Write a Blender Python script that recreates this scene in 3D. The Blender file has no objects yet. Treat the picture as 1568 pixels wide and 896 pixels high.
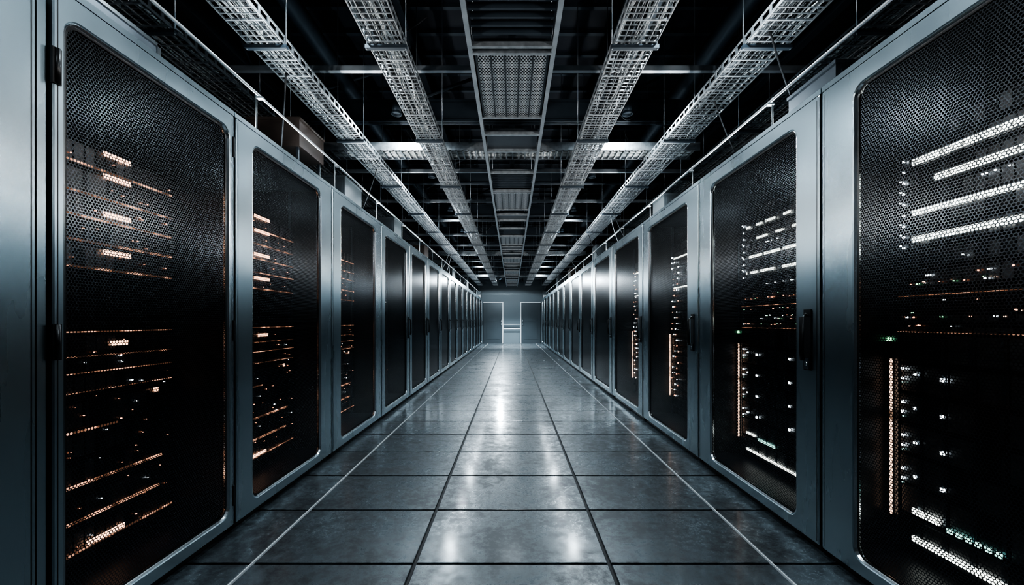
import bpy, math, random
from mathutils import Vector
random.seed(7)
sc = bpy.context.scene
CAMZ = 1.15
F = 640.0
XC = 1.52           # plane of the cabinet doors
CH = 2.30           # cabinet height
YEND = 21.2
YW = 22.0

# ------------------------------------------------------------ materials
def nodes(name):
    m = bpy.data.materials.new(name); m.use_nodes = True
    nt = m.node_tree; b = nt.nodes['Principled BSDF']
    return m, nt, b
def N(nt, t, **k):
    n = nt.nodes.new(t)
    for a, v in k.items(): setattr(n, a, v)
    return n
def setin(n, **k):
    for a, v in k.items(): n.inputs[a.replace('_', ' ')].default_value = v
def simple(name, col, metal=0.0, rough=0.5, nscale=0, namt=0.3, bump=0.0, bscale=200, stretch=(1,1,1)):
    m, nt, b = nodes(name)
    setin(b, Base_Color=(*col, 1), Metallic=metal, Roughness=rough)
    tc = N(nt, 'ShaderNodeTexCoord')
    mp = N(nt, 'ShaderNodeMapping'); mp.inputs['Scale'].default_value = stretch
    nt.links.new(tc.outputs['Object'], mp.inputs['Vector'])
    if nscale:
        no = N(nt, 'ShaderNodeTexNoise'); setin(no, Scale=nscale, Detail=5.0)
        nt.links.new(mp.outputs[0], no.inputs['Vector'])
        mx = N(nt, 'ShaderNodeMix', data_type='RGBA')
        mx.inputs[6].default_value = (*[c*(1-namt) for c in col], 1)
        mx.inputs[7].default_value = (*[min(1, c*(1+namt)) for c in col], 1)
        nt.links.new(no.outputs['Fac'], mx.inputs[0]); nt.links.new(mx.outputs[2], b.inputs['Base Color'])
        mr = N(nt, 'ShaderNodeMapRange'); mr.inputs[3].default_value = rough*0.8; mr.inputs[4].default_value = min(1, rough*1.25)
        nt.links.new(no.outputs['Fac'], mr.inputs[0]); nt.links.new(mr.outputs[0], b.inputs['Roughness'])
    if bump:
        n2 = N(nt, 'ShaderNodeTexNoise'); setin(n2, Scale=bscale, Detail=2.0)
        nt.links.new(mp.outputs[0], n2.inputs['Vector'])
        bp = N(nt, 'ShaderNodeBump'); bp.inputs['Strength'].default_value = bump; bp.inputs['Distance'].default_value = 0.002
        nt.links.new(n2.outputs['Fac'], bp.inputs['Height']); nt.links.new(bp.outputs[0], b.inputs['Normal'])
    return m

STEEL = simple('brushed_steel', (.44,.535,.585), 1, .27, 3, .07, .06, 400, (1,1,.15))
STEELD = simple('dark_steel', (.10,.115,.13), .9, .4, 6, .2)
LIP = simple('polished_lip', (.8,.86,.9), 1, .2)
BLACK = simple('black_plastic', (.008,.008,.009), 0, .35)
BODY = simple('cabinet_black_paint', (.010,.011,.013), .3, .4, 8, .2)
SERV = simple('server_chassis', (.02,.021,.023), .7, .38, 20, .3)
SERV2 = simple('server_bezel', (.12,.12,.125), .8, .35, 30, .3, .4, 300)
ZINC = simple('galvanised_tray', (.40,.43,.45), .85, .42, 25, .5, .3, 60)
PAINTW = simple('white_trim_paint', (.75,.78,.8), 0, .4)
INLAY = simple('inlay_strip', (.75,.78,.8), 0, .35)
CABG = simple('cable_grey', (.30,.32,.33), 0, .5, 18, .6)
CABD = simple('cable_dark', (.03,.032,.035), 0, .45)
CABW = simple('cable_white', (.62,.64,.63), 0, .45, 9, .5)
TRUSS = simple('truss_paint', (.038,.052,.066), .4, .5, 5, .3)
BARM = simple('strut_channel', (.42,.46,.49), .8, .4, 8, .3)
BROWN = simple('brown_duct_box', (.07,.052,.044), .3, .5, 9, .3)
GREYB = simple('grey_enclosure', (.13,.15,.16), .4, .45, 6, .2)
CEIL = simple('ceiling_deck', (.009,.013,.021), .2, .6, 2, .3)
WALLM = simple('wall_paint', (.11,.135,.15), 0, .55, 2, .1)
WALLD = simple('dark_wall_paint', (.03,.035,.04), 0, .6, 2, .2)
DOORM = simple('end_door_paint', (.055,.068,.077), .2, .4, 2, .1)

def perforated(name, pitch, r, col, rough, see=True, back=(.004,.004,.004), plane='YZ', metal=1.0):
    m, nt, b = nodes(name)
    setin(b, Base_Color=(*col, 1), Metallic=metal, Roughness=rough)
    tc = N(nt, 'ShaderNodeTexCoord'); sp = N(nt, 'ShaderNodeSeparateXYZ'); cb = N(nt, 'ShaderNodeCombineXYZ')
    nt.links.new(tc.outputs['Object'], sp.inputs[0])
    a, c = ('Y','Z') if plane == 'YZ' else ('X','Y')
    nt.links.new(sp.outputs[a], cb.inputs[0]); nt.links.new(sp.outputs[c], cb.inputs[1])
    ds = []
    for off in ((0,0,0), (.5,.5,0)):
        d = N(nt, 'ShaderNodeVectorMath', operation='DIVIDE'); d.inputs[1].default_value = (pitch, pitch*1.732, 1)
        nt.links.new(cb.outputs[0], d.inputs[0])
        ad = N(nt, 'ShaderNodeVectorMath', operation='ADD'); ad.inputs[1].default_value = off
        nt.links.new(d.outputs[0], ad.inputs[0])
        fr = N(nt, 'ShaderNodeVectorMath', operation='FRACTION'); nt.links.new(ad.outputs[0], fr.inputs[0])
        sb = N(nt, 'ShaderNodeVectorMath', operation='SUBTRACT'); sb.inputs[1].default_value = (.5,.5,0)
        nt.links.new(fr.outputs[0], sb.inputs[0])
        ml = N(nt, 'ShaderNodeVectorMath', operation='MULTIPLY'); ml.inputs[1].default_value = (1,1.732,0)
        nt.links.new(sb.outputs[0], ml.inputs[0])
        ln = N(nt, 'ShaderNodeVectorMath', operation='LENGTH'); nt.links.new(ml.outputs[0], ln.inputs[0])
        ds.append(ln.outputs['Value'])
    mn = N(nt, 'ShaderNodeMath', operation='MINIMUM'); nt.links.new(ds[0], mn.inputs[0]); nt.links.new(ds[1], mn.inputs[1])
    lt = N(nt, 'ShaderNodeMath', operation='LESS_THAN'); lt.inputs[1].default_value = r
    nt.links.new(mn.outputs[0], lt.inputs[0])
    if see:
        tr = N(nt, 'ShaderNodeBsdfTransparent'); ms = N(nt, 'ShaderNodeMixShader')
        nt.links.new(lt.outputs[0], ms.inputs[0]); nt.links.new(b.outputs[0], ms.inputs[1]); nt.links.new(tr.outputs[0], ms.inputs[2])
        nt.links.new(ms.outputs[0], nt.nodes['Material Output'].inputs['Surface'])
    else:
        mx = N(nt, 'ShaderNodeMix', data_type='RGBA'); mx.inputs[6].default_value = (*col,1); mx.inputs[7].default_value = (*back,1)
        nt.links.new(lt.outputs[0], mx.inputs[0]); nt.links.new(mx.outputs[2], b.inputs['Base Color'])
    return m
MESH = perforated('perforated_door_mesh', .0120, .385, (.105,.115,.125), .23)
VENT = perforated('perforated_vent_plate', .022, .33, (.55,.58,.60), .45, False, plane='XY', metal=.6)

def led(name, col, strength, broken=0.0, scale=40):
    m, nt, b = nodes(name)
    setin(b, Base_Color=(.01,.01,.01,1)); b.inputs['Emission Color'].default_value = (*col,1)
    b.inputs['Emission Strength'].default_value = strength
    if broken:
        tc = N(nt, 'ShaderNodeTexCoord'); no = N(nt, 'ShaderNodeTexNoise'); setin(no, Scale=scale, Detail=3.0, Roughness=.7)
        nt.links.new(tc.outputs['Object'], no.inputs['Vector'])
        mr = N(nt, 'ShaderNodeMapRange'); mr.inputs[1].default_value = broken; mr.inputs[2].default_value = broken+.18
        mr.inputs[3].default_value = strength*.06; mr.inputs[4].default_value = strength
        nt.links.new(no.outputs['Fac'], mr.inputs[0]); nt.links.new(mr.outputs[0], b.inputs['Emission Strength'])
    return m
AMB = led('led_amber_line', (1,.47,.28), 2.0, .47, 9)
AMBH = led('led_amber_bright', (1,.54,.34), 4.5)
WHT = led('led_white_strip', (.95,1,.92), 5, .36, 60)
DOT = led('led_white_dot', (.85,.95,1), 12)
GRN = led('led_green', (.35,1,.5), 4)
TEAL = led('led_teal', (.45,.9,.8), 2.2)
RED = led('led_orange_dot', (1,.4,.22), 4)
WARMV = led('led_warm_rail', (1,.62,.42), 3.2, .34, 9)

# ------------------------------------------------------------ mesh builder
class MB:
    def __init__(s): s.v=[]; s.f=[]; s.m=[]; s.ml=[]; s.sm=[]
    def mi(s, mat):
        if mat not in s.ml: s.ml.append(mat)
        return s.ml.index(mat)
    def box(s, x0,x1,y0,y1,z0,z1, mat):
        if x0>x1: x0,x1=x1,x0
        if y0>y1: y0,y1=y1,y0
        if z0>z1: z0,z1=z1,z0
        n=len(s.v); s.v += [(x,y,z) for z in (z0,z1) for y in (y0,y1) for x in (x0,x1)]
        k=s.mi(mat)
        for q in ((0,2,3,1),(4,5,7,6),(0,1,5,4),(2,6,7,3),(0,4,6,2),(1,3,7,5)):
            s.f.append([n+i for i in q]); s.m.append(k); s.sm.append(False)
    def cham(s, x0,x1,y0,y1,z0,z1,c,mat):   # box with chamfered top edges
        n=len(s.v)
        s.v += [(x0,y0,z0),(x1,y0,z0),(x1,y1,z0),(x0,y1,z0),(x0,y0,z1-c),(x1,y0,z1-c),(x1,y1,z1-c),(x0,y1,z1-c),
                (x0+c,y0+c,z1),(x1-c,y0+c,z1),(x1-c,y1-c,z1),(x0+c,y1-c,z1)]
        k=s.mi(mat)
        fs=[(8,9,10,11)]
        for i in range(4):
            j=(i+1)%4; fs += [(i,j,4+j,4+i),(4+i,4+j,8+j,8+i)]
        for q in fs: s.f.append([n+i for i in q]); s.m.append(k); s.sm.append(False)
    def tube(s, pts, r, mat, n=6, cap=True):
        pts=[Vector(p) for p in pts]; k=s.mi(mat); base=len(s.v)
        for i,p in enumerate(pts):
            a=pts[max(i-1,0)]; c=pts[min(i+1,len(pts)-1)]; d=(c-a).normalized()
            up=Vector((0,0,1)) if abs(d.z)<.9 else Vector((1,0,0))
            e1=d.cross(up).normalized(); e2=e1.cross(d)
            for j in range(n):
                t=2*math.pi*j/n; s.v.append(tuple(p+(e1*math.cos(t)+e2*math.sin(t))*r))
        for i in range(len(pts)-1):
            for j in range(n):
                a=base+i*n+j; b=base+i*n+(j+1)%n
                s.f.append([a,b,b+n,a+n]); s.m.append(k); s.sm.append(True)
        if cap:
            s.f.append([base+j for j in range(n)][::-1]); s.m.append(k); s.sm.append(False)
            s.f.append([base+(len(pts)-1)*n+j for j in range(n)]); s.m.append(k); s.sm.append(False)
    def loops(s, loops, mat, smooth=False):
        k=s.mi(mat); n=len(loops[0]); base=len(s.v)
        for l in loops: s.v += l
        for i in range(len(loops)-1):
            for j in range(n):
                a=base+i*n+j; b=base+i*n+(j+1)%n
                s.f.append([a,b,b+n,a+n]); s.m.append(k); s.sm.append(smooth)
    def build(s, name, parent=None, origin=(0,0,0), recalc=True):
        me=bpy.data.meshes.new(name)
        o=Vector(origin)
        me.from_pydata([tuple(Vector(v)-o) for v in s.v], [], s.f)
        for m in s.ml: me.materials.append(m)
        me.polygons.foreach_set('material_index', s.m); me.polygons.foreach_set('use_smooth', s.sm)
        if recalc:
            import bmesh
            bm=bmesh.new(); bm.from_mesh(me); bmesh.ops.recalc_face_normals(bm, faces=bm.faces); bm.to_mesh(me); bm.free()
        me.update()
        ob=bpy.data.objects.new(name, me); sc.collection.objects.link(ob)
        if parent: ob.parent=parent
        else: ob.location=o
        return ob
def empty(name, loc):
    e=bpy.data.objects.new(name,None); e.empty_display_size=.2; e.location=loc; sc.collection.objects.link(e); return e

def rrect(x, y0,y1,z0,z1, r, seg=6):
    pts=[]
    for cy,cz,a0 in ((y1-r,z1-r,0),(y0+r,z1-r,90),(y0+r,z0+r,180),(y1-r,z0+r,270)):
        for i in range(seg+1):
            a=math.radians(a0+90*i/seg); pts.append((x, cy+r*math.cos(a), cz+r*math.sin(a)))
    return pts

# ------------------------------------------------------------ cabinets
def cabinet(side, y0, y1, oy0, oy1, style, handle=None, hinge=None, rnd=None, far=False, th=.026):
    rnd = rnd or random
    org=(side*2.05,(y0+y1)/2,0)
    root=empty('server_cabinet', org)
    S=side
    g=.004
    ya,yb=y0+g,y1-g
    zb,zt=.035,CH-.03
    # body
    b=MB()
    X0,X1=XC+.035,2.60
    t=.02
    b.box(S*X0,S*X1,ya,ya+t,zb,CH-.012,BODY); b.box(S*X0,S*X1,yb-t,yb,zb,CH-.012,BODY)
    b.box(S*(X1-t),S*X1,ya,yb,zb,CH-.012,BODY)
    b.box(S*X0,S*X1,ya+t,yb-t,zb,zb+.05,BODY); b.box(S*X0,S*X1,ya+t,yb-t,CH-.06,CH-.012,BODY)
    b.box(S*(XC+.03),S*(X1-.05),ya+.03,yb-.03,0,zb,BLACK)          # plinth
    b.box(S*(XC+.004),S*X1,ya,yb,CH-.026,CH,STEEL)                 # top cap
    # 19 inch rails
    for yy in (ya+.05,yb-.075):
        b.box(S*1.83,S*1.85,yy,yy+.025,.09,CH-.07,STEELD)
    b.build('body',root,org)
    # door frame with rounded opening
    d=MB()
    o0,o1=ya+.006,yb-.006
    zl,zh=CAMZ-1.045,CAMZ+1.035
    xf=XC
    R=.052
    prof=[rrect(S*(xf+.028),o0,o1,zb+.004,zt,.006),
          rrect(S*(xf+.004),o0,o1,zb+.004,zt,.006),
          rrect(S*xf,o0+.004,o1-.004,zb+.008,zt-.004,.006),
          rrect(S*xf,oy0-.010,oy1+.010,zl-.010,zh+.010,R+.010),
          rrect(S*(xf+.004),oy0-.005,oy1+.005,zl-.005,zh+.005,R+.005)]
    d.loops(prof,STEEL)
    d.loops([rrect(S*(xf+.004),oy0-.005,oy1+.005,zl-.005,zh+.005,R+.005),
             rrect(S*(xf+.001),oy0-.002,oy1+.002,zl-.002,zh+.002,R+.003),
             rrect(S*(xf+.012),oy0+.002,oy1-.002,zl+.002,zh-.002,R),
             rrect(S*(xf+.028),oy0+.002,oy1-.002,zl+.002,zh-.002,R)],LIP)
    # black gasket
    d.loops([rrect(S*(xf+.012),oy0+.002,oy1-.002,zl+.002,zh-.002,R),
             rrect(S*(xf+.012),oy0+.012,oy1-.012,zl+.012,zh-.012,R-.005)],BLACK)
    # folded seam lines along both stiles
    for yy in (o0+.012,o1-.015):
        if yy+.003<oy0-.012 or yy>oy1+.012: d.box(S*(xf-.0006),S*(xf+.002),yy,yy+.003,zb+.02,zt-.02,BLACK)
    d.build('door_frame',root,org)
    p=MB()
    pl=rrect(S*(xf+.016),oy0-.002,oy1+.002,zl-.002,zh+.002,R)
    p.v+=pl; p.f.append(list(range(len(pl)))); p.m.append(p.mi(MESH)); p.sm.append(False)
    p.build('mesh_door_panel',root,org)
    # handle
    if handle is not None:
        h=MB(); yc=handle
        h.box(S*(xf-.006),S*(xf+.002),yc-.026,yc+.026,CAMZ-.25,CAMZ+.06,BLACK)
        h.box(S*(xf-.012),S*(xf-.004),yc-.020,yc+.020,CAMZ-.245,CAMZ-.19,STEELD)
        h.tube([(S*(xf-.010),yc,CAMZ+.035),(S*(xf-.034),yc,CAMZ+.02),(S*(xf-.036),yc,CAMZ-.16),(S*(xf-.030),yc,CAMZ-.20)],.011,BLACK,8)
        h.tube([(S*(xf-.003),yc,CAMZ-.218),(S*(xf-.016),yc,CAMZ-.218)],.010,LIP,10)
        h.build('handle',root,org)
    if hinge is not None:
        h=MB()
        for zc in (CAMZ+.85,CAMZ-.07,CAMZ-.95):
            h.box(S*(xf-.006),S*(xf+.004),hinge-.014,hinge+.014,zc-.06,zc+.06,BLACK)
            h.tube([(S*(xf-.007),hinge,zc-.058),(S*(xf-.007),hinge,zc+.058)],.008,BLACK,8)
        for zc in (CAMZ+.95,CAMZ-.05,CAMZ-.95):
            h.box(S*(xf-.005),S*(xf+.004),o1-.010,o1+.002,zc-.055,zc+.055,BLACK)
        h.build('hinges',root,org)
    # servers + lights
    s=MB(); L=MB()
    ra,rb=ya+.055,yb-.055
    xs=1.84
    def unit(z0,z1,kind='bay'):
        dx=rnd.uniform(-.006,.006)
        s.box(S*(xs+dx),S*(xs+.55),ra,rb,z0+.002,z1-.002,SERV)
        s.box(S*(xs+dx-.006),S*(xs+dx),ra-.012,ra+.022,z0+.004,z1-.004,SERV2)
        s.box(S*(xs+dx-.006),S*(xs+dx),rb-.022,rb+.012,z0+.004,z1-.004,SERV2)
        if far: return
        w=rb-ra-.06; n=max(4,int(w/(.10 if kind=='bay' else .045)))
        for i in range(n):
            a=ra+.03+w*i/n
            s.box(S*(xs+dx-.010),S*(xs+dx),a+.004,a+w/n-.004,z0+.010,z1-.010,SERV2 if (i+rnd.randint(0,2))%3 else SERV)
            if kind=='bay' and z1-z0>.05:
                s.box(S*(xs+dx-.014),S*(xs+dx-.010),a+.010,a+.022,z0+.014,z1-.014,STEELD)
    def strip(ys,ye,z,h,mat): L.box(S*(xs-.022),S*(xs-.014),ys,ye,z-h/2,z+h/2,mat)
    def dot(y,z,r,mat): L.box(S*(xs-.020),S*(xs-.013),y-r,y+r,z-r,z+r,mat)
    W=rb-ra
    if style=='amber':
        lines=[.66,.555,.45,.34,.226]; lo=[-.15,-.22,-.30]; low=[-.465,-.69,-.84,-.97]
        j=lambda: rnd.uniform(-.012,.012)
        for base,cnt,hh in ((.13,3,.14),(.57,2,.12),(.84,3,.085),(1.375,5,.107)):
            for i in range(cnt): unit(base+i*hh,base+(i+1)*hh,'bay' if i%2 else 'fine')
        blobs=[.76,.66,.49,.32]
        for q in lines:
            strip(ra,rb,CAMZ+q+j(),.008,AMB)
            for _ in range(6): dot(rnd.uniform(ra,rb),CAMZ+q+rnd.uniform(.02,.07),.002,RED)
        for q in blobs: strip(ra+W*.54,ra+W*.70,CAMZ+q-.01,.022,AMBH)
        for q in lo: strip(ra,rb,CAMZ+q,.004,AMB)
        strip(ra,rb,CAMZ-.045,.005,AMB)
        strip(ra+W*.58,ra+W*.68,CAMZ-.10,.022,AMBH)
        dot(ra+W*.88,CAMZ-.35,.011,AMBH)
        for i,q in enumerate(low):
            e=(.62,.92,.9,1.0)[i]; strip(ra,ra+W*e,CAMZ+q,.010,AMB)
        strip(ra+W*.45,ra+W*.66,CAMZ-.955,.020,AMBH)
        strip(ra+W*.1,ra+W*.3,CAMZ-.72,.008,WARMV)
        for _ in range(60):
            dot(rnd.uniform(ra,rb),CAMZ+rnd.choice([-.12,-.3,-.45,-.6,-.75,-.9])+rnd.uniform(-.07,.07),rnd.choice([.0012,.0016,.0022]),rnd.choice([RED,RED,DOT]))
    elif style=='white':
        z=.12
        while z<1.0: unit(z,z+.135,'bay'); z+=.14
        for i in range(3): unit(1.04+i*.05,1.04+i*.05+.045,'fine')
        for i in range(8): unit(1.30+i*.09,1.30+i*.09+.08,'fine')
        # vertical lit rail on the far side of the rack
        L.box(S*(xs-.03),S*(xs-.02),rb-.003,rb+.003,CAMZ-.92,CAMZ-.18,WARMV)
        L.box(S*(xs-.03),S*(xs-.02),rb-.003,rb+.003,CAMZ+.0,CAMZ+.62,STEELD)
        ea=rb-.10
        for i,q in enumerate((.72,.62,.49,.37)):
            e=W*(.95,.55,.9,.95)[i]
            a0,a1=max(ra,rb-e),ea-(.10 if i==1 else 0)
            if th>.02: strip(a0,a1,CAMZ+q,th,WHT)
            else:
                yy=a0
                while yy<a1:
                    l_=rnd.uniform(.04,.22); strip(yy,min(a1,yy+l_),CAMZ+q,th,WHT); yy+=l_+rnd.uniform(.03,.10)
        for q in [.74-.05*i for i in range(9)]:
            dot(rb-.055,CAMZ+q,.004,DOT)
            if rnd.random()<.5: dot(rb-.04,CAMZ+q+.012,.003,DOT)
        for q in (.57,.27):
            for i in range(9): dot(ra+W*rnd.uniform(.05,.8),CAMZ+q,.0025,DOT)
        # patch panel zone with orange / green activity
        for _ in range(90):
            dot(rnd.uniform(ra,rb-.05),CAMZ+rnd.choice([.20,.17,.09,.04,.02,-.02])+rnd.uniform(-.004,.004),rnd.choice([.0015,.002,.003]),rnd.choice([RED,RED,GRN,DOT,WARMV]))
        strip(ra,rb-.03,CAMZ+.115,.003,AMB); strip(ra,rb-.03,CAMZ-.05,.003,AMB)
        dot(rb+.02,CAMZ-.085,.010,GRN)
        for i in range(4):
            q=-.22-.155*i
            dot(rb-.05,CAMZ+q,.005,DOT); dot(rb-.05,CAMZ+q-.045,.005,DOT); dot(rb-.052,CAMZ+q-.065,.003,TEAL)
            dot(rb-.11,CAMZ+q-.02,.005,DOT); dot(rb-.23,CAMZ+q-.03,.007,DOT); dot(rb-.23-W*.3,CAMZ+q-.03,.007,DOT)
        strip(rb-.22,rb-.10,CAMZ-.86,th,WHT)
        for i in range(6): dot(rb-.26-.035*i,CAMZ-.875,.010,TEAL)
        strip(max(ra,rb-W*.85),rb-.10,CAMZ-.985,th,WHT)
    elif style=='narrow':
        z=.12
        while z<1.95: unit(z,z+.09,'fine'); z+=.095
        L.box(S*(xs-.03),S*(xs-.02),rb-.004,rb+.004,CAMZ-.85,CAMZ-.15,WARMV)
        for i in range(26):
            q=.72-.062*i
            for _ in range(2): dot(rb-rnd.uniform(.03,.22),CAMZ+q,rnd.choice([.004,.006,.007]),rnd.choice([DOT,DOT,WARMV,RED]))
        for q in (.70,.37): strip(rb-.45,rb-.1,CAMZ+q,.012,WHT)
    elif style=='dim':
        z=.12
        while z<2.0:
            hh=rnd.choice([.09,.135,.18]); unit(z,z+hh,'bay'); z+=hh+rnd.choice([.0,.0,.045])
        for _ in range(8): dot(rnd.uniform(ra,rb),rnd.uniform(.2,2.0),.002,rnd.choice([DOT,RED]))
    s.build('servers',root,org)
    if L.v: L.build('status_lights',root,org)
    return root

# left row
cabinet(-1,-1.20,.10,-1.03,-.06,'dim')
cabinet(-1,.10,1.345,.27,1.16,'dim')
cabinet(-1,1.375,2.295,1.425,2.245,'amber',hinge=1.392)
cabinet(-1,2.295,3.535,2.455,3.32,'amber')
cabinet(-1,3.535,4.87,3.72,4.66,'amber')
y=4.87; i=0
rl=random.Random(3)
while y<YEND-.6:
    w=1.34; cabinet(-1,y,min(y+w,YEND),y+.15,min(y+w,YEND)-.17,'dim',far=True,rnd=rl,handle=min(y+w,YEND)-.07); y+=w; i+=1
# right row
cabinet(1,-1.60,-.35,-1.43,-.52,'dim')
cabinet(1,-.35,.80,-.18,.63,'dim')
cabinet(1,.80,2.06,.93,1.857,'white')
cabinet(1,2.06,3.405,2.24,3.20,'white',handle=2.145,th=.016)
cabinet(1,3.405,4.86,3.63,4.66,'narrow',handle=3.515)
y=4.86
k=0
while y<YEND-.6:
    w=1.5
    cabinet(1,y,min(y+w,YEND),y+.17,min(y+w,YEND)-.17,'narrow' if k==0 else 'dim',far=k>0,rnd=rl,handle=y+.08); y+=w; k+=1
# plain steel filler between the first two left cabinets
fb=MB(); fb.box(-XC-.012,-XC-.5,1.347,1.373,.0,CH,STEEL); fb.build('cabinet_filler_strip')

# ------------------------------------------------------------ floor
m,nt,b=nodes('floor_tile')
tc=N(nt,'ShaderNodeTexCoord')
n1=N(nt,'ShaderNodeTexNoise'); setin(n1,Scale=2.6,Detail=10.0,Roughness=.74,Distortion=.5)
n2=N(nt,'ShaderNodeTexNoise'); setin(n2,Scale=18.0,Detail=7.0,Roughness=.8)
n3=N(nt,'ShaderNodeTexNoise'); setin(n3,Scale=170.0,Detail=2.0)
for n_ in (n1,n2,n3): nt.links.new(tc.outputs['Object'],n_.inputs['Vector'])
mm=N(nt,'ShaderNodeMath',operation='MULTIPLY'); nt.links.new(n1.outputs['Fac'],mm.inputs[0]); nt.links.new(n2.outputs['Fac'],mm.inputs[1])
cr=N(nt,'ShaderNodeValToRGB'); e=cr.color_ramp.elements
e[0].position=.19; e[0].color=(.012,.016,.019,1); e[1].position=.31; e[1].color=(.100,.120,.132,1)
nt.links.new(mm.outputs[0],cr.inputs[0]); nt.links.new(cr.outputs[0],b.inputs['Base Color'])
mr=N(nt,'ShaderNodeMapRange'); mr.inputs[1].default_value=.18; mr.inputs[2].default_value=.30; mr.inputs[3].default_value=.48; mr.inputs[4].default_value=.26
nt.links.new(mm.outputs[0],mr.inputs[0]); nt.links.new(mr.outputs[0],b.inputs['Roughness'])
bp=N(nt,'ShaderNodeBump'); bp.inputs['Strength'].default_value=.14; bp.inputs['Distance'].default_value=.002
nt.links.new(n3.outputs['Fac'],bp.inputs['Height']); nt.links.new(bp.outputs[0],b.inputs['Normal'])
setin(b,Metallic=.25); b.inputs['Specular IOR Level'].default_value=1.0
b.inputs['Coat Weight'].default_value=.4; b.inputs['Coat Roughness'].default_value=.13
TILE=m
GROUT=simple('floor_seam',(.004,.004,.005),0,.6)
fl=MB()
fl.box(-3.2,3.2,-3,YW,-.10,-.012,GROUT)
cols=[-XC-.04,-1.235,-.463,.463,1.235,XC+.04]
rows=[]; yy=1.984-.566*8
while yy<YW: rows.append(yy); yy+=.566
rows.append(YW)
for r0,r1 in zip(rows[:-1],rows[1:]):
    for c0,c1 in zip(cols[:-1],cols[1:]):
        g=.009
        fl.cham(c0+g,c1-g,r0+g,r1-g,-.012,0,.002,TILE)
for sx in (-1,1):   # slabs that carry the cabinets
    fl.box(sx*(XC+.04),sx*3.2,-3,YW,-.012,0,GROUT)
fl.build('floor')
tr=MB()
for sx in (-1,1): tr.box(sx*1.2325,sx*1.2375,-2.5,YW,-.010,.003,INLAY)
tr.build('trim_1')

# ------------------------------------------------------------ room shell
w=MB(); w.box(-3.3,-3.2,-3,YW,0,4.5,WALLD); w.build('wall_left')
w=MB(); w.box(3.2,3.3,-3,YW,0,4.5,WALLD); w.build('wall_right')
w=MB(); w.box(-3.3,3.3,-3.1,-3,0,4.5,WALLD); w.build('wall_front')
w=MB()
w.box(-3.3,3.3,YW,YW+.1,0,4.5,WALLM)
w.build('wall_back')
w=MB(); w.box(-3.3,3.3,-3,YW,4.5,4.6,CEIL)
yy=-2.8
while yy<YW: w.box(-3.2,3.2,yy,yy+.05,4.46,4.5,TRUSS); yy+=.4
w.build('ceiling')
# end doors
for n_,(a,c) in enumerate(((-1.50,-.48),(.46,1.50))):
    d=MB(); t=.045; YD=YW-.002
    d.box(a,c,YW-.05,YD,0,2.12,DOORM)
    d.box(a,c,YW-.07,YD,2.12,2.12+t,PAINTW)
    e=c if a<0 else a
    d.box(e-t/2,e+t/2,YW-.075,YD,0,2.165,PAINTW)
    cc=(a+c)/2
    d.box(cc-.36,cc+.36,YW-.058,YW-.05,1.15,1.95,DOORM); d.box(cc-.36,cc+.36,YW-.058,YW-.05,.2,1.0,DOORM)
    d.tube([(cc+(.42 if a<0 else -.42),YW-.09,.95),(cc+(.42 if a<0 else -.42),YW-.09,1.25)],.014,LIP,8)
    d.build('door_%d'%(n_+1))
d=MB()
for zz in (.75,.98): d.tube([(-.455,YW-.12,zz),(.435,YW-.12,zz)],.02,PAINTW,8)
for xx in (-.44,.42): d.tube([(xx,YW-.12,0),(xx,YW-.12,1.0)],.012,GREYB,8)
d.build('guard_rail')
d=MB(); d.box(-3.2,3.2,YW-.02,YW-.001,2.55,2.60,GREYB); d.build('trim_2')

# ------------------------------------------------------------ cable trays
TZ=CAMZ+1.80
def tray(xc,wd,name='cable_tray',z=TZ,seed=1,y0=-2.5,y1=YW-.8):
    rr=random.Random(seed); b=MB()
    for sx in (-1,1):
        xe=xc+sx*wd/2
        b.box(xe-.003,xe+.003,y0,y1,z+.050,z+.062,ZINC)
        b.box(xe-.003,xe+.003,y0,y1,z,z+.014,ZINC)
        yy=y0
        while yy<y1: b.box(xe-.003,xe+.003,yy,yy+.022,z+.012,z+.052,ZINC); yy+=.095
    yy=y0; k=0
    while yy<y1:
        if k%4==0: b.box(xc-wd/2,xc+wd/2,yy,yy+.012,z-.002,z+.008,ZINC)
        else: b.box(xc-wd/2,xc+wd/2,yy,yy+.004,z,z+.006,ZINC)
        yy+=.048; k+=1
    for q in (-.3,-.1,.1,.3): b.box(xc+q*wd-.002,xc+q*wd+.002,y0,y1,z-.001,z+.006,ZINC)
    n=int(wd/.020)
    for i in range(n):
        cx=xc-wd/2+.018+(wd-.036)*i/(n-1); r=rr.choice([.005,.007,.009])
        pts=[]; yy=y0+.1; dx=0
        while yy<y1:
            dx=.75*dx+rr.uniform(-.017,.017)
            pts.append((min(max(cx+dx,xc-wd/2+.012),xc+wd/2-.012),yy,z+.018+rr.uniform(0,.02))); yy+=.10
        b.tube(pts,r,rr.choice([CABG,CABG,CABD,CABD,CABD,CABW,CABW]),5)
    # second layer
    for i in range(n//2):
        cx=rr.uniform(xc-wd/2+.03,xc+wd/2-.03); pts=[]; yy=y0+.1
        while yy<y1: pts.append((cx+rr.uniform(-.01,.01),yy,z+.05+rr.uniform(0,.02))); yy+=.2
        b.tube(pts,.01,rr.choice([CABG,CABD]),5)
    # joints + hangers
    yy=y0+.95
    while yy<y1:
        b.box(xc-wd/2-.02,xc+wd/2+.02,yy,yy+.03,z-.026,z-.002,TRUSS)
        for sx in (-1,1):
            b.tube([(xc+sx*(wd/2+.012),yy+.015,z-.03),(xc+sx*(wd/2+.012),yy+.015,4.47)],.0035,BARM,6)
        yy+=1.42
    b.build(name)
tray(-.82,.23,seed=1); tray(.80,.27,seed=2); tray(-1.60,.23,seed=3); tray(1.66,.28,seed=4)
tray(-2.35,.28,seed=5,z=TZ+.1); tray(2.40,.28,seed=6,z=TZ+.1)

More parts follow.
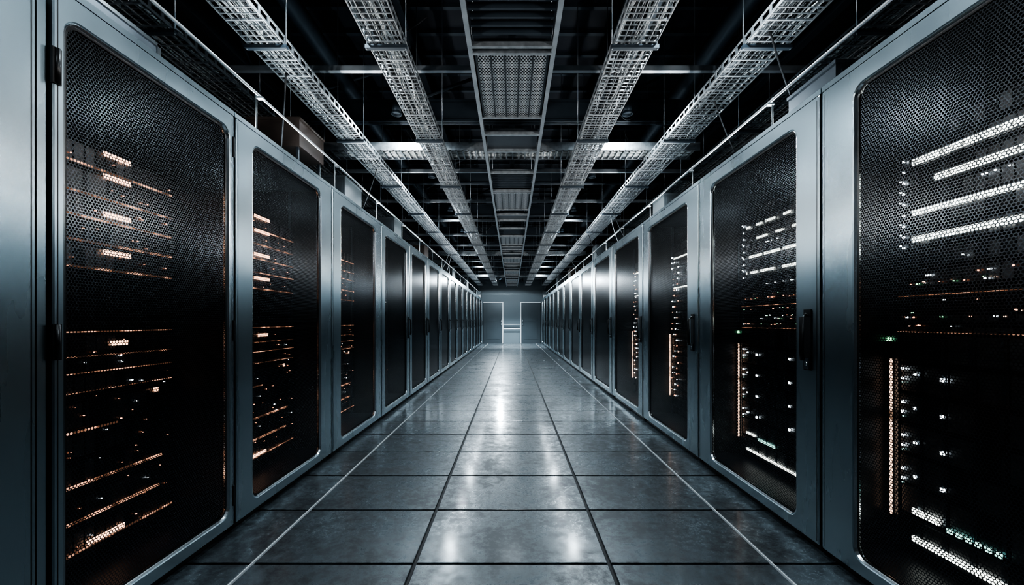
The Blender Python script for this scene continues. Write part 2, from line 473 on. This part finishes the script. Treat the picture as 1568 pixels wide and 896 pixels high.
# crossing struts
cs=MB()
for q in (.6,2.0,3.39,5.70,7.13,8.5,9.9,11.3,12.8,14.3,15.8,17.3,18.8,20.3):
    for (xa,xb) in ((-3.19,3.19),):
        cs.box(xa,xb,q,q+.04,TZ+.235,TZ+.243,BARM)
        cs.box(xa,xb,q,q+.004,TZ+.243,TZ+.275,BARM); cs.box(xa,xb,q+.036,q+.04,TZ+.243,TZ+.275,BARM)
cs.build('strut_grid')
ct=MB()
for q in (4.66,11.9,17.9):
    ct.box(-2.1,2.1,q,q+.008,TZ+.105,TZ+.195,ZINC); ct.box(-2.1,2.1,q+.26,q+.268,TZ+.105,TZ+.195,ZINC)
    xx=-2.1
    while xx<2.1: ct.box(xx,xx+.015,q,q+.265,TZ+.105,TZ+.112,ZINC); xx+=.07
    for i in range(7):
        ct.tube([(x_,q+.03+.033*i+random.uniform(-.006,.006),TZ+.127+random.uniform(0,.01)) for x_ in [-2.05+.273*k for k in range(16)]],.012,random.choice([CABG,CABW,CABD]),6)
ct.build('cross_cable_tray')

# roof trusses
t=MB()
for xx in (-2.6,-1.15,0,1.15,2.6):
    t.box(xx-.035,xx+.035,-3,YW,3.62,3.67,TRUSS); t.box(xx-.035,xx+.035,-3,YW,4.32,4.38,TRUSS)
    yy=-2.8; up=True
    while yy<YW-.8:
        za,zb_=(3.65,4.34) if up else (4.34,3.65)
        t.tube([(xx,yy,za),(xx,yy+.7,zb_)],.022,TRUSS,6); yy+=.7; up=not up
yy=-1.6
while yy<YW:
    t.box(-3.2,3.2,yy-.05,yy+.05,3.45,3.47,TRUSS); t.box(-3.2,3.2,yy-.05,yy+.05,3.68,3.70,TRUSS); t.box(-3.2,3.2,yy-.008,yy+.008,3.45,3.70,TRUSS)
    for xa in (-2.6,-1.15,1.15):
        t.tube([(xa,yy,3.70),(xa+.9,yy+.5,4.35)],.02,TRUSS,6)
    yy+=2.15
t.build('roof_truss')
d=MB()
for xx,r in ((-1.95,.09),(2.05,.10)):
    d.tube([(xx,-2.8,3.95),(xx,YW-.2,3.95)],r,TRUSS,14)
d.build('ventilation_duct')

# centre ladder with vent panels
def area(name,loc,size,sy,power,rot,col=(.80,.92,1),parent=None,spread=180):
    l=bpy.data.lights.new(name,'AREA'); l.shape='RECTANGLE'; l.size=size; l.size_y=sy; l.energy=power; l.color=col
    l.spread=math.radians(spread)
    o=bpy.data.objects.new(name,l); o.location=loc; o.rotation_euler=rot; sc.collection.objects.link(o)
    if parent:
        o.parent=parent; o.location=Vector(loc)-parent.location
    return o
croot=empty('vent_panel_run',(0,0,TZ))
c=MB()
for sx in (-1,1):
    x0,x1=sx*.262,sx*.292
    c.box(x0,x1,-2.5,YW-.4,TZ-.01,TZ+.003,BARM)
    c.box(sx*.287,sx*.292,-2.5,YW-.4,TZ,TZ+.06,BARM); c.box(sx*.262,sx*.267,-2.5,YW-.4,TZ,TZ+.06,STEELD)
P=3.05
for k in range(-1,7):
    o=2.80+k*P
    def rung(yy): c.box(-.27,.27,yy-.012,yy+.012,TZ-.012,TZ+.02,ZINC)
    for q in (0,.89,1.22,1.62,2.27,2.98): 
        if -2.4<o+q<YW-.5: rung(o+q)
    if o+.9>YW-.5 or o<-2.4: continue
    # ribbed, perforated louvre panel made of strips
    for i in range(5):
        xa=-.245+.098*i
        c.box(xa+.006,xa+.092,o+.015,o+.875,TZ+.010,TZ+.018,VENT)
        c.box(xa-.003,xa+.003,o+.01,o+.88,TZ-.004,TZ+.02,STEELD)
    c.box(-.255,.255,o+.005,o+.885,TZ+.02,TZ+.10,STEELD)
    c.box(-.25,.25,o+1.23,o+1.61,TZ+.02,TZ+.06,STEELD)
    # open part of the run: dark cross slats
    for i in range(9): c.box(-.255,.255,o+2.33+.07*i,o+2.345+.07*i,TZ+.02,TZ+.055,TRUSS)
    for q in (0.1,2.3):
        for sx in (-1,1): c.tube([(sx*.277,o+q,TZ),(sx*.277,o+q,4.47)],.005,BARM,6)
    # fill light added to the run; narrowed spread keeps it out of sight
    area('lamp',(0,o+1.42,TZ+.008),.36,.30,14,(0,0,0),parent=croot,spread=125)
c.build('panels',croot,(0,0,TZ))

# ------------------------------------------------------------ stuff on top of the cabinets
def conduit(x,z,side):
    b=MB(); b.tube([(x,-2.4,z),(x,YEND,z)],.008,BARM,8)
    yy=-2.0
    while yy<YEND-.2:
        b.tube([(x+side*.02,yy,CH+.001),(x+side*.02,yy,z+.03)],.005,GREYB,6); b.box(x-.015,x+.025,yy-.015,yy+.015,z-.018,z-.008,GREYB)
        b.box(x-.02+side*.02,x+.02+side*.02,yy-.025,yy+.025,CH+.001,CH+.012,GREYB); yy+=1.15
    b.build('conduit_pipe')
conduit(-1.57,CAMZ+1.40,-1); conduit(1.60,CAMZ+1.36,1)
def boxon(x0,x1,y0,y1,z0,z1,mat,name):
    b=MB(); b.box(x0,x1,y0,y1,z0,z1,mat)
    b.box(x0-.008,x1+.008,y0-.008,y1+.008,z1-.02,z1,mat); b.box(x0+.03,x1-.03,y0-.006,y0,z0+.03,z1-.05,mat)
    for xx in (x0+.02,x1-.04):
        for yv in (y0+.02,y1-.04):
            b.box(xx,xx+.02,yv,yv+.02,CH,z0,STEELD)
    for i in range(3): b.tube([(x0+.08+i*.05,(y0+y1)/2,z0),(x0+.08+i*.05,(y0+y1)/2,CH)],.008,CABD,6)
    b.build(name)
boxon(-2.22,-1.78,3.50,3.95,2.62,2.86,BROWN,'junction_box')
boxon(-2.20,-1.80,4.50,5.00,2.42,2.72,GREYB,'junction_box')
boxon(-2.15,-1.80,6.4,6.8,2.42,2.74,GREYB,'junction_box')
boxon(-2.1,-1.80,8.6,9.0,2.42,2.72,BROWN,'junction_box')
boxon(-2.1,-1.80,12.6,13.2,2.42,2.8,GREYB,'junction_box')
boxon(-2.1,-1.80,16.6,17.2,2.42,2.8,GREYB,'junction_box')
boxon(1.82,2.2,2.35,2.75,2.42,2.62,STEELD,'junction_box')
boxon(1.82,2.2,5.0,5.4,2.42,2.68,GREYB,'junction_box')
boxon(1.82,2.15,9.0,9.5,2.42,2.8,GREYB,'junction_box')
boxon(1.82,2.15,13.0,13.6,2.42,2.8,BROWN,'junction_box')
boxon(1.82,2.15,16.5,17.2,2.42,2.9,GREYB,'junction_box')
b=MB(); b.box(-1.79,-2.0,.35,2.12,CH,CH+.25,STEELD); b.box(-1.785,-1.79,.35,2.125,CH+.235,CH+.252,LIP); b.box(-1.785,-1.79,2.105,2.125,CH,CH+.25,LIP); b.build('cable_raceway')
for s_ in (-1,1):
    b=MB(); xx=s_*1.72
    b.box(xx-.14,xx+.14,YEND+.35,YEND+.6,2.0,2.7,GREYB); b.box(xx-.11,xx+.11,YEND+.34,YEND+.35,2.1,2.5,PAINTW)
    b.tube([(xx,YEND+.45,2.7),(xx,YEND+.45,4.46)],.03,ZINC,8)
    b.tube([(xx,YEND+.45,2.0),(xx,YEND+.45,0.0)],.02,ZINC,8)
    b.build('cooling_unit')
# loose cable drops
cb=MB(); rr=random.Random(11)
for i in range(26):
    s_=rr.choice([-1,1]); y_=rr.uniform(1.5,18); x0=s_*rr.choice([1.6,1.65,2.3]); x1=s_*rr.uniform(1.85,2.2)
    z0=TZ+.03; pts=[]
    for k in range(11):
        u=k/10; pts.append((x0+(x1-x0)*u, y_+.35*u, z0+(CH+.01-z0)*u - .10*math.sin(math.pi*u)*(1-u)))
    cb.tube(pts,.006,rr.choice([CABD,CABG,CABD]),6)
for i in range(16):
    y_=rr.uniform(2,15); xa=rr.uniform(-2.2,2.2); pts=[]
    for k in range(13):
        u=k/12; pts.append((xa+.5*u,y_+.5*u,3.62-.28*math.sin(math.pi*u)))
    cb.tube(pts,.005,CABD,6)
cb.build('loose_data_cables')

# ------------------------------------------------------------ lights
# invented fill fixtures on the cabinet tops, hidden behind the front edge:
# one added to brighten the trays, one for highlights on the opposite stiles
for s_ in (-1,1):
    y=-1.0
    while y<YEND-1:
        xx=s_*1.71
        root=empty('fill_uplight',(xx,y,CH))
        b=MB(); b.box(xx-s_*.005,xx+s_*.035,y-.5,y+.5,CH,CH+.055,STEELD); b.box(xx-s_*.005,xx-s_*.03,y-.5,y+.5,CH,CH+.015,STEELD)
        b.build('fill_housing',root,(xx,y,CH))
        area('lamp',(xx,y,CH+.07),.05,.95,9 if y<8 else 4.5,(0,math.radians(180-s_*48),0),parent=root)
        area('cross_fill',(xx-s_*.012,y,CH+.038),.03,.95,(18 if y<6 else (9 if y<12 else 4)),(0,math.radians(s_*90),0),col=(1,.91,.85),parent=root)
        y+=2.0
# downlights tucked up in the ceiling structure
def spot(x,y,z,e,col=(.80,.92,1),ang=140,blend=.6,r=.05):
    root=empty('downlight',(x,y,z))
    b=MB(); b.tube([(x,y,z+.02),(x,y,z+.11)],.045,TRUSS,14); b.tube([(x,y,z+.10),(x,y,4.46)],.006,TRUSS,6)
    b.loops([[(x+q*math.cos(a),y+q*math.sin(a),zz) for a in [2*math.pi*i/14 for i in range(14)]] for q,zz in ((.045,z+.03),(.055,z),(.050,z),(.042,z+.02))],TRUSS,True)
    b.build('can',root,(x,y,z))
    l=bpy.data.lights.new('downlight_lamp','SPOT'); l.energy=e; l.color=col; l.spot_size=math.radians(ang); l.spot_blend=blend; l.shadow_soft_size=r
    o=bpy.data.objects.new('lamp',l); sc.collection.objects.link(o); o.parent=root; o.location=(0,0,-.01-r*.3)
y=.55
while y<19:
    for s_ in (-1,1): spot(s_*1.20,y,3.30,54 if y<13 else 30,ang=162,blend=.35)
    y+=1.9
for x_ in (-.5,.5): spot(x_,20.2,3.1,700,ang=95)
spot(-.52,18.6,3.0,380,ang=177,blend=.1,r=.04)

wd=bpy.data.worlds.new('room_world'); sc.world=wd; wd.use_nodes=True
wd.node_tree.nodes['Background'].inputs[0].default_value=(.35,.5,.65,1); wd.node_tree.nodes['Background'].inputs[1].default_value=.01

# ------------------------------------------------------------ camera
cam=bpy.data.cameras.new('camera'); co=bpy.data.objects.new('camera',cam); sc.collection.objects.link(co)
cam.sensor_width=36; cam.lens=F/1568*36; cam.shift_y=44/1568; cam.clip_start=.02
co.location=(0,0,CAMZ); co.rotation_euler=(math.pi/2,0,0)
sc.camera=co
try:
    sc.view_settings.view_transform='AgX'; sc.view_settings.look='AgX - High Contrast'
except Exception as ex: print(ex)
